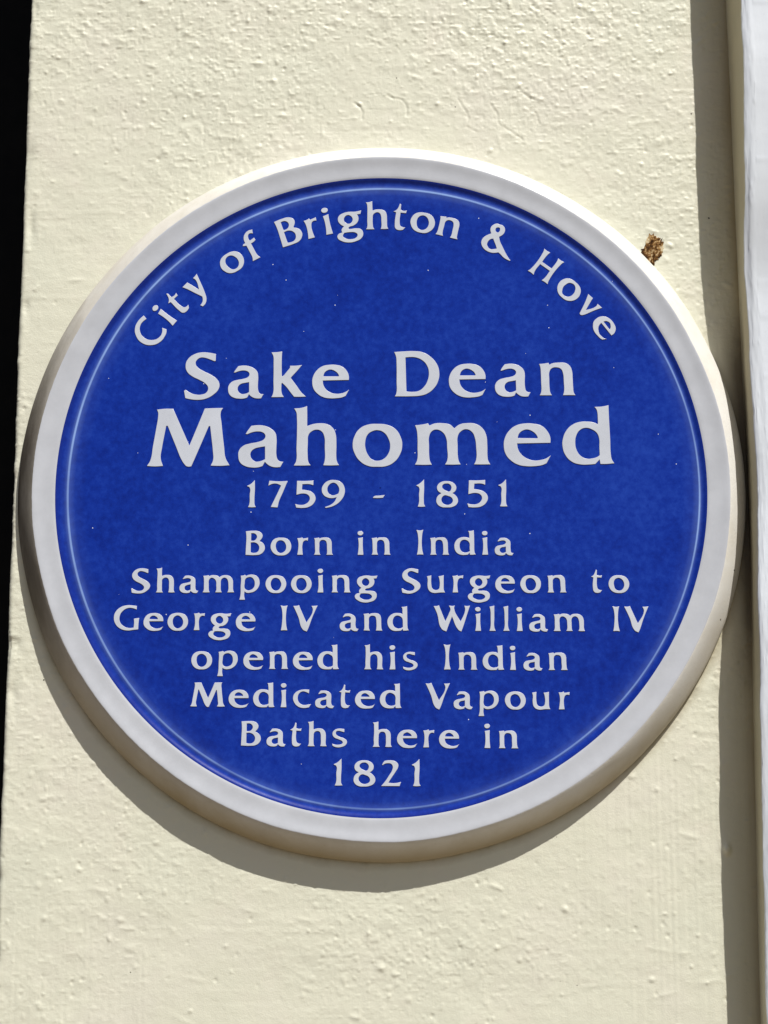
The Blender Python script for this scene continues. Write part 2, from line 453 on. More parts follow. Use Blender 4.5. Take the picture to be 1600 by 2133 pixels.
def bevel_box(name, lo, hi, mat, parent, w=0.004):
    bm = bmesh.new()
    bmesh.ops.create_cube(bm, size=1)
    for v in bm.verts:
        v.co = Vector([lo[k] + (v.co[k] + 0.5) * (hi[k] - lo[k]) for k in range(3)]) - parent.location
    bmesh.ops.bevel(bm, geom=list(bm.edges), offset=w, segments=2, affect='EDGES')
    me = bpy.data.meshes.new(name); bm.to_mesh(me); bm.free(); me.materials.append(mat)
    o = bpy.data.objects.new(name, me); o.parent = parent; C.objects.link(o); return o


bevel_box("stile", (-0.345, 0.13, -1.0), (-0.2546, 0.19, 1.3), DK.m, win)
bevel_box("stile", (-1.10, 0.13, -1.0), (-1.01, 0.19, 1.3), DK.m, win)
bevel_box("rail", (-1.01, 0.132, 0.205), (-0.345, 0.188, 0.26), DK.m, win)
bevel_box("rail", (-1.01, 0.132, -1.0), (-0.345, 0.188, -0.9), DK.m, win)
bevel_box("rail", (-1.01, 0.132, 1.2), (-0.345, 0.188, 1.3), DK.m, win)
bevel_box("pane", (-1.005, 0.158, -0.895), (-0.350, 0.164, 0.203), GL.m, win, 0.001)
bevel_box("pane", (-1.005, 0.158, 0.262), (-0.350, 0.164, 1.195), GL.m, win, 0.001)

# ------------------------------------------------------------------ the plaque
plaque = bpy.data.objects.new("plaque", None)
plaque.location = (0, 0, 0)
C.objects.link(plaque)
tag(plaque, "round blue and white glazed ceramic memorial plaque fixed to the cream pillar", "plaque")
NT = 720
th = np.linspace(0, 2 * math.pi, NT + 1)
rim_prof = [(0.2440, 0.0015), (0.2490, 0.0006), (0.2496, -0.0006), (0.2495, -0.0026), (0.2488, -0.0044), (0.2470, -0.0069), (0.2452, -0.0093), (0.2434, -0.0117),
            (0.2416, -0.0139), (0.2399, -0.0158), (0.2384, -0.0173), (0.2373, -0.0183), (0.2366, -0.01875), (0.2363, -0.01897), (0.2360, -0.01905), (0.2354, -0.01908),
            (0.2340, -0.01892), (0.2320, -0.01862), (0.2300, -0.01834), (0.2275, -0.01816), (0.2250, -0.01812), (0.2228, -0.01810), (0.2218, -0.01800), (0.2210, -0.01775)]
NC = 13                                                                          # clay up to this profile point, glaze after it
R = np.array([q[0] for q in rim_prof]); Y = np.array([q[1] for q in rim_prof])
wob = 0.00035 * vnoise(th[:-1] * 0.25, np.array([0.0]), 0.05, 1, 41)[0]
wob = wob * np.minimum(1, np.minimum(th[:-1], 2 * math.pi - th[:-1]) / 0.3); wob = np.append(wob, wob[0])
fine = np.append(*[(a[:-1], a[:1]) for a in [0.00010 * vnoise(th * 0.25, np.array([0.0]), 0.0022, 1, 42)[0]]][0])
gw = np.array([1 if 0.2340 < r < 0.2486 else 0 for r in R]) * 0.8 + 0.2
PR = np.empty((NT + 1, len(R), 3))
rad = R[None] + wob[:, None] * (R > 0.23)[None] + fine[:, None] * np.exp(-((R - 0.2368) / 0.0025) ** 2)[None]
PR[..., 0] = rad * np.cos(th)[:, None]; PR[..., 2] = rad * np.sin(th)[:, None]; PR[..., 1] = Y[None] + 0 * th[:, None]
PR[-1] = PR[0]
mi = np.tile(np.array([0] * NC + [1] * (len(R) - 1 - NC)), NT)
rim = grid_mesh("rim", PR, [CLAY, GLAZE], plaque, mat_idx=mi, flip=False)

YF = -0.0162
tb = np.concatenate([np.linspace(0, 1, 46) ** 1.15 * 0.030, np.linspace(0.030, 0.2206, 40)[1:]])
rl = 0.2143 + 0.0014 * np.cos(th) - 0.0006 * np.sin(th) + 0.0004 * np.sin(3 * th + 1)
PB = np.empty((NT + 1, len(tb), 3)); att = np.empty((NT + 1, len(tb)))
for k, t in enumerate(tb):
    r = 0.2210 - t
    d = r - rl                                                                   # + outside the ridge, - inside
    y = YF - 0.00155 * sstep(0.2160, 0.2212, r) ** 1.3 - 0.00022 * np.exp(-(d / 0.0014) ** 2)
    PB[:, k, 0] = r * np.cos(th); PB[:, k, 2] = r * np.sin(th); PB[:, k, 1] = y
    att[:, k] = np.clip(0.5 + np.where(d > 0, d / (0.2210 - rl) * 0.5, d / 0.012 * 0.5), 0, 1)
att = 1 - att if False else att
PB[-1] = PB[0]; att[-1] = att[0]
blue = grid_mesh("blue_field", PB, [BLUE], plaque, flip=False)
la = blue.data.attributes.new('glaze_thickness', 'FLOAT', 'POINT')
la.data.foreach_set('value', att.astype(np.float32).ravel())

# raised lettering -------------------------------------------------
GLYPHS = {
    'S': ["69.6,96.7* 55.6,99.3 39.6,100.7 22.3,96.7 8.3,86.0 2.9,72.7 6.3,58.0 18.3,47.3 34.3,39.3 47.6,31.3 53.6,22.0 50.3,12.0 39.6,7.1 26.3,7.3 15.6,10.7 3.6,18.0* 0.3,15.3* 3.3,-0.7* 12.9,-2.9 31.6,-4.7 48.9,-2.0 66.3,7.3 76.9,19.3 78.3,31.3 72.9,40.7 60.9,50.0 42.3,59.3 30.3,66.7 24.9,76.0 27.6,83.3 35.6,88.7 43.6,88.7 55.6,85.3 66.3,80.7* 69.6,81.3*"],
    'a': ["12.6,55.5* 15.9,60.9 22.4,69.4* 33.5,70.7 45.2,69.4 56.9,64.2 64.1,57.0 66.3,47.9 66.0,31.0 66.3,19.3 68.0,12.1 71.2,8.2 78.4,6.9* 73.2,-2.2* 64.7,-2.6 56.9,-0.9 50.4,3.0 46.5,6.9* 42.6,-0.3* 36.1,-2.2 24.3,-2.6 12.6,-0.3 3.5,6.2 0.0,16.7 1.6,27.1 8.7,34.9 20.4,38.8 34.8,41.4 43.9,45.3 47.1,50.5 45.8,55.1 41.3,58.3 33.5,59.6 24.3,58.3 15.2,55.1*", "46.5,33.6* 38.7,32.3 28.3,29.7 22.4,24.5 21.1,18.0 24.3,11.5 29.6,7.8 36.1,7.6 42.6,9.5 46.7,11.5*"],
    'k': ["0.0,99.3* 12.0,100.0 23.3,101.3* 22.7,82.7 22.7,46.0* 25.3,46.7 33.3,55.3 41.3,64.7* 41.3,69.3* 53.3,69.3 67.7,70.7* 58.7,60.0 42.7,42.7* 56.0,25.3 66.7,10.7 76.7,1.1* 64.0,0.3 50.7,0.7* 42.7,10.7 33.3,22.7 24.0,32.0* 22.4,29.3* 22.4,13.3 24.0,6.7 28.0,0.3* 14.0,0.3 0.3,0.3* 4.0,8.0 4.7,36.0 4.7,76.0 4.0,90.7"],
    'e': ["81.2,37.0* 81.2,46.1 76.2,57.4 66.4,66.5 50.9,70.7 38.3,71.0 22.8,67.9 10.1,58.8 1.7,44.7 0.0,32.1 3.1,18.0 11.5,7.5 24.2,-0.3 39.7,-3.4 53.7,-3.1 66.4,-1.3 74.1,1.8* 81.2,15.2* 73.4,10.3 63.6,7.5 52.3,6.8 39.7,10.3 29.8,18.0 24.9,26.4 23.1,36.3*", "24.2,45.4* 27.0,53.2 34.0,58.8 41.1,60.2 49.5,57.4 56.5,51.8 59.4,46.4* 58.8,45.1*"],
    'D': ["0.0,98.4* 21.1,99.7 45.1,100.0 62.4,97.6 81.1,87.3 94.4,72.0 100.0,53.3 97.1,33.3 87.7,17.3 73.1,6.0 57.1,1.3 38.4,0.0 1.3,0.0* 4.4,6.7 5.1,33.3 5.1,73.3 4.0,88.0", "25.1,86.0* 35.7,86.9 49.1,85.6 63.7,78.7 73.1,68.0 76.8,53.3 74.4,36.0 66.4,21.3 54.4,12.0 41.1,10.0 26.7,10.9*"],
    'n': ["0.4,69.3* 11.3,70.3 20.9,72.0* 22.7,67.6* 28.7,70.7 42.0,72.4 56.7,71.6 67.3,66.0 72.7,55.3 74.0,36.7 74.7,16.7 76.0,6.0 79.3,0.0* 64.7,0.1 52.0,0.1* 54.3,7.3 54.3,30.0 52.9,48.7 48.7,58.0 38.0,62.0 28.7,60.0 23.1,52.7 22.3,36.7 22.7,14.0 24.0,6.0 27.3,0.1* 14.0,0.1 0.4,0.1* 3.6,7.3 4.0,30.0 3.6,50.0 2.7,62.0"],
    'M': ["15.5,98.7* 29.6,100.0 43.9,100.0* 73.2,35.5* 99.2,100.0* 114.2,100.5 130.5,100.7* 127.0,93.5 128.5,74.0 133.7,32.3 136.3,14.1 143.5,1.3* 127.2,0.4 110.9,0.8* 114.8,10.2 114.2,25.8 111.6,47.9 108.7,69.4* 106.4,69.0* 77.3,0.0* 72.5,-0.9 68.0,0.4* 62.1,7.6 49.1,36.2 34.8,70.1* 32.2,70.1* 29.6,55.7 25.7,32.3 23.7,14.1 28.0,0.8* 13.9,0.0 0.3,0.8* 5.9,10.2 10.0,34.9 14.6,64.8 17.8,87.0 17.6,93.5"],
    'h': ["0.4,99.3* 12.8,100.3 22.9,103.3* 23.2,85.7 23.4,68.5* 32.3,71.6 45.3,73.3 58.3,71.4 68.1,64.8 72.7,55.7 74.2,36.2 74.2,15.4 75.3,6.9 78.9,0.4* 64.8,0.0 51.8,0.4* 54.2,8.9 54.2,31.0 53.1,50.5 48.6,59.0 40.1,62.2 31.0,59.0 25.8,53.1 24.5,40.1 24.5,15.4 25.8,6.2 29.7,0.3* 15.4,0.0 0.4,0.3* 4.3,7.6 4.9,31.0 5.6,57.0 5.2,83.1 4.3,92.2"],
    'o': ["43.7,71.7 59.5,70.0 74.5,62.2 83.7,48.0 86.2,34.7 82.0,18.0 71.2,4.7 57.8,-1.7 42.8,-2.8 27.8,-1.2 12.8,7.2 3.2,21.3 0.0,34.7 3.7,51.3 12.8,63.8 27.0,70.5", "43.7,60.8 54.5,56.3 62.0,46.3 65.3,33.0 62.0,19.7 54.5,11.3 44.5,7.7 34.5,9.7 27.0,17.2 22.5,28.8 22.0,41.3 26.2,53.0 33.7,58.8"],
    'm': ["0.5,68.8* 11.3,69.7 23.3,72.0* 25.5,68.0* 34.7,71.7 49.7,72.2 61.3,69.7 68.8,63.3* 78.0,69.7 91.3,72.2 106.3,70.5 118.0,63.0 124.3,51.3 126.0,33.0 126.0,14.7 127.2,7.2 131.0,0.5* 116.3,0.3 102.7,0.5* 106.3,8.0 106.7,29.7 104.7,46.3 99.7,56.3 89.7,61.3 79.7,57.2 75.0,49.7 74.3,33.0 75.0,13.0 76.3,6.3 79.3,0.5* 66.3,0.2 52.2,0.5* 56.0,8.0 56.3,29.7 54.7,46.3 48.8,56.3 37.2,61.0 29.7,58.0 25.2,49.7 24.7,33.0 25.0,13.0 26.3,6.3 29.3,0.5* 14.7,0.2 0.0,0.5* 3.8,8.0 4.7,29.7 4.3,53.0 3.0,62.2"],
    'd': ["57.0,98.9* 69.6,99.6 81.6,101.7* 82.0,78.5 83.0,43.3 83.7,15.2 85.1,7.5 89.3,1.1* 76.7,0.0 65.1,0.0* 64.0,7.9* 56.3,0.0* 45.7,-1.0 30.2,-0.6 16.2,3.9 4.9,15.2 0.0,30.7 0.7,43.3 7.7,58.8 19.0,68.6 31.6,73.1 44.3,73.6 54.1,72.2 62.6,68.9* 62.6,78.5 61.9,89.7 60.1,95.4", "41.5,62.7 31.6,59.5 24.6,50.4 22.2,36.3 24.6,23.6 31.6,13.8 41.5,9.3 51.3,9.6 59.8,12.1 64.3,15.2* 64.0,29.3 64.0,43.3 60.5,53.2 52.7,59.5"],
    '1': ["29.2,102.5* 30.0,71.2 28.5,21.2 30.0,8.8 34.2,0.8* 19.2,0.0 5.5,0.8* 10.0,13.8 10.5,46.2 10.0,75.0 1.8,79.2* 0.5,81.2* 13.0,87.5"],
    '8': ["39.5,97.0 59.5,93.2 73.2,82.0 75.8,69.5 70.8,58.2 60.8,51.2* 73.2,42.0 82.0,27.0 78.2,10.8 62.0,0.0 39.5,-3.0 17.0,0.0 3.2,12.0 0.0,25.8 5.8,40.8 19.5,50.8* 7.0,59.5 3.2,74.5 9.5,87.0 22.0,94.5", "39.5,88.2 27.0,84.5 22.0,75.8 27.0,67.0 37.0,60.8 49.5,57.5 57.0,68.2 55.8,79.5 48.2,86.5", "32.0,43.2 22.0,35.8 19.0,25.8 24.5,14.5 37.0,7.5 52.0,9.0 61.5,17.0 62.0,27.0 55.8,35.8 44.5,40.8"],
    '2': ["3.0,80.8* 7.5,89.5 13.8,95.8* 32.5,97.5 52.5,94.5 63.8,83.2 63.8,70.8 55.0,54.5 40.0,32.0 27.5,12.5* 47.5,10.8 62.5,12.5 75.0,15.8* 69.5,-0.5* 37.5,0.0 0.0,0.0* 12.5,14.5 30.0,39.5 42.5,63.2 43.2,75.8 36.2,84.5 25.0,86.2 15.0,84.5 4.5,78.2*"],
    '7': ["3.4,100.7* 36.9,98.3 73.7,99.7* 53.9,52.9 42.0,23.9 36.2,-0.7* 10.2,0.7* 30.0,41.0 47.8,81.9* 33.4,88.7 16.4,88.7 0.0,81.9*"],
    '5': ["6.8,99.7* 36.9,99.0 68.3,100.7* 68.3,82.6* 53.9,87.0 26.6,87.0* 24.9,66.6* 40.3,64.8 64.2,56.3 77.1,37.5 72.7,17.1 53.9,1.7 30.0,-3.4 4.4,-1.7* 0.0,11.9* 16.4,8.5 36.9,10.9 52.2,22.2 55.6,34.1 48.8,46.1 30.0,51.9 4.4,47.1*"],
    '9': ["11.9,0.0* 15.4,-3.4* 44.4,4.1 71.7,23.9 86.0,51.2 85.3,75.1 73.4,93.9 47.8,102.4 23.9,99.0 5.1,83.6 0.0,64.8 6.8,46.1 22.2,35.8 41.0,33.4 56.3,36.9* 49.5,22.2 34.1,8.5", "39.2,91.5 25.6,81.9 20.5,66.6 25.6,52.9 37.5,45.1 51.2,46.1 63.1,51.9* 65.9,66.6 59.7,82.6 49.5,90.4"],
    '-': ["0.0,34.1* 5.1,40.3 22.2,42.7 45.4,45.1* 39.2,34.8* 18.8,33.4"],
    'B': ["0.0,98.5* 29.3,100.4 51.9,98.5 66.9,88.0 69.2,75.9 57.5,57.1* 72.6,47.7 80.1,30.8 76.3,15.8 61.3,2.6 40.6,-0.8 0.0,0.0* 1.5,38.3 2.3,75.9", "21.8,90.2* 36.8,89.1 46.2,77.8 42.5,64.7 33.1,59.0 21.8,59.0*", "21.1,51.5* 38.7,51.5 53.8,40.2 56.4,25.2 48.1,12.0 35.0,8.3 21.1,10.2*"],
    'r': ["0.0,69.2* 13.2,70.3 20.7,72.9* 23.7,67.7* 45.1,71.1* 44.0,57.9* 39.5,60.2 28.2,57.1 21.8,44.0 21.4,19.5 23.7,0.0* 0.4,0.0* 3.8,19.5 4.9,45.9 2.6,60.9"],
    'i': ["2.6,69.2* 22.2,72.9* 22.2,34.6 25.2,0.0* 1.1,0.0* 4.5,19.5 4.9,49.6", "12.0,99.2 20.7,96.2 23.7,90.2 20.7,83.8 12.0,80.8 3.4,83.8 0.4,90.2 3.4,96.2"],
    'I': ["0.0,103.8* 14.3,101.5 28.2,103.8* 24.1,85.7 24.1,21.8 29.3,0.0* 14.3,1.1 2.3,0.0* 6.0,21.8 6.0,85.7"],
    'p': ["3.8,69.5* 16.9,71.4 21.8,73.3* 25.6,68.8* 37.6,73.3 56.4,74.1 75.2,63.9 82.7,43.2 78.9,22.6 63.9,5.6 45.1,-1.1 30.1,-1.1 20.7,3.8* 19.5,-13.2 23.3,-30.1* 0.0,-30.1* 3.8,-13.2 4.5,28.2 5.6,54.5", "37.6,63.9 24.4,56.4 21.1,39.5 21.8,16.9 32.0,9.4 45.1,10.2 58.3,18.8 63.2,37.6 58.3,54.5 48.9,62.8"],
    'u': ["0.0,67.7* 11.3,69.5 18.0,71.4* 18.0,32.0 22.6,16.9 33.8,10.2 48.9,15.0 52.6,24.4 51.9,54.5 48.1,67.7* 60.2,69.5 69.5,71.4* 69.5,32.0 70.7,9.4 75.2,0.0* 56.4,0.0 22.6,-1.1 7.5,9.4 2.3,28.2 3.0,54.5"],
    'G': ["94.0,100.4* 94.0,85.3* 77.1,91.4 58.3,91.4 35.7,78.9 23.7,56.4 26.3,33.8 39.5,16.9 62.0,8.6 83.8,9.4* 85.3,28.2 83.8,47.0* 94.0,48.9 105.3,50.0* 102.6,24.4 102.6,2.6* 84.6,0.8 58.3,-1.9 28.2,5.6 7.5,24.4 0.0,50.8 7.5,77.1 28.2,95.9 54.5,103.4 77.1,102.6"],
    'W': ["0.0,103.4* 12.4,103.4 21.8,106.0* 48.1,39.5* 65.0,75.2 69.9,90.2 63.9,105.3* 78.2,103.4 87.6,105.3* 85.0,94.0 112.0,38.3* 130.8,86.5 127.8,104.5* 138.3,103.4 151.5,105.3* 144.0,82.7 123.3,18.8 115.0,-3.0* 102.6,3.8 76.3,60.2* 60.2,18.8 52.6,-3.0* 33.1,7.5 14.3,71.4"],
    'l': ["0.8,100.4* 20.7,104.9* 20.7,55.3 20.7,13.9 26.3,0.0* 0.0,0.0* 4.5,13.9 5.3,55.3 4.5,85.3"],
    'V': ["0.0,102.3* 12.0,102.3 23.3,104.9* 55.3,32.7* 81.6,85.3 75.9,102.3* 87.2,102.3 100.4,104.1* 79.7,55.3 60.9,2.6 56.4,-4.9* 40.2,4.5 21.4,55.3"],
    's': ["49.6,71.4* 49.6,59.0* 42.1,60.2 27.1,63.9 16.5,60.2 15.8,50.8 27.1,41.4 49.6,33.8 60.9,22.6 57.1,7.5 38.3,-1.9 15.8,-2.6 2.6,2.6* 0.8,11.3* 15.8,7.5 34.6,8.6 44.0,15.0 42.1,21.4 27.1,28.9 8.3,37.6 1.5,50.8 6.4,63.9 23.3,72.6"],
    'c': ["66.5,73.3* 65.0,57.5* 54.5,62.8 39.5,65.8 24.4,56.4 18.8,41.4 22.6,24.4 35.7,12.4 50.8,10.2 63.9,12.4 74.1,13.9* 65.8,0.0* 43.2,-2.6 20.7,3.8 3.8,22.6 0.0,41.4 7.5,58.3 24.4,69.5 45.1,74.1"],
    't': ["20.7,95.9* 25.2,92.9* 24.4,73.3* 35.7,70.3 46.2,72.6* 44.0,62.0* 25.2,62.8* 24.4,28.2 28.2,15.0 35.7,10.2 45.1,10.2* 37.6,0.0* 22.6,-1.9 11.3,3.8 7.5,20.7 9.4,62.8* 0.0,65.8* 9.4,71.4 15.0,78.9"],
    'g': ["94.7,70.7* 90.2,58.3* 78.2,57.5* 82.0,47.0 77.1,30.1 62.0,18.8 45.1,14.3 43.2,9.8 50.8,7.5 67.7,7.5 86.5,1.1 92.1,-13.2 84.6,-30.1 63.9,-39.5 41.4,-41.4 15.0,-33.8 0.8,-18.8 5.6,-6.8 19.5,-1.9* 18.0,5.6 22.6,15.0 28.2,18.8* 15.0,30.1 9.4,45.1 15.0,60.2 32.0,68.4 52.6,70.7 71.4,68.4", "45.1,59.4 33.8,52.6 30.1,43.2 35.7,32.0 47.0,27.1 58.3,33.8 60.9,45.1 54.5,55.6", "26.3,-4.5* 45.1,-3.8 65.8,-8.3 72.2,-16.9 65.8,-26.3 47.0,-30.1 30.1,-25.6 20.7,-15.8"],
    'f': ["10.0,0.0* 24.0,0.0 40.0,0.0* 35.0,12.0 34.0,40.0 34.0,61.0* 46.0,62.0 54.0,66.0* 53.0,75.0* 34.0,72.0* 35.0,85.0 40.0,94.0 48.0,96.0 57.0,91.0* 61.0,105.0* 48.0,108.0 30.0,102.0 19.0,88.0 16.0,72.0* 8.0,71.0* 4.0,66.0* 16.0,61.0* 16.0,40.0 15.0,12.0"],
    'y': ["0.0,71.0* 12.0,72.0 25.0,73.0* 39.0,25.0* 53.0,60.0 50.0,71.0* 60.0,72.0 70.0,74.0* 62.0,50.0 45.0,0.0 36.0,-18.0 22.0,-29.0 8.0,-31.0* 4.0,-22.0* 16.0,-18.0 25.0,-11.0 30.0,-2.0* 18.0,30.0 6.0,60.0"],
    'v': ["0.0,71.0* 12.0,72.0 22.0,73.0* 38.0,24.0* 52.0,60.0 49.0,71.0* 58.0,72.0 70.0,73.0* 60.0,50.0 43.0,2.0 38.0,-2.0* 32.0,0.0* 16.0,40.0 4.0,64.0"],
    'C': ["80.0,98.0* 76.0,84.0* 62.0,88.0 48.0,88.0 30.0,78.0 19.0,52.0 30.0,22.0 50.0,11.0 66.0,13.0 80.0,22.0* 84.0,8.0* 76.0,2.0 60.0,-2.0 40.0,-1.0 14.0,14.0 0.0,48.0 10.0,80.0 30.0,97.0 52.0,102.0 68.0,101.0"],
    'H': ["0.0,100.0* 12.0,99.0 25.0,101.0* 22.0,88.0 21.0,56.0* 63.0,56.0* 63.0,88.0 60.0,100.0* 72.0,99.0 85.0,101.0* 81.0,88.0 81.0,12.0 85.0,0.0* 72.0,1.0 60.0,0.0* 63.0,12.0 63.0,45.0* 21.0,45.0* 21.0,12.0 25.0,0.0* 12.0,1.0 0.0,0.0* 4.0,12.0 4.0,88.0"],
    '&': ["1.8,13.6 3.9,13.0 6.4,11.8 7.4,9.8 7.2,7.4 5.7,5.4 3.2,3.9* 3.9,0.6 5.4,-2.9 7.4,-7.5 9.4,-11.0 11.0,-13.4* 10.4,-13.6* 8.2,-12.5 5.7,-10.7 4.1,-8.8 2.6,-7.4* 0.7,-7.6 -1.8,-7.6 -4.9,-6.5 -7.6,-4.3 -9.1,-1.2 -9.0,1.2 -7.5,3.6 -4.9,5.4 -2.2,6.4* -2.7,8.8 -2.2,11.2 -0.5,12.9", "2.4,10.8 1.3,10.3 0.8,9.0 1.4,7.6 2.2,7.1 3.4,7.7 4.0,8.9 3.7,10.5", "-0.8,2.7* -2.5,2.4 -4.4,0.7 -5.2,-1.3 -4.6,-3.2 -3.0,-4.8 -0.9,-5.0 1.5,-4.6* 1.0,-2.6 0.0,0.2"],
}
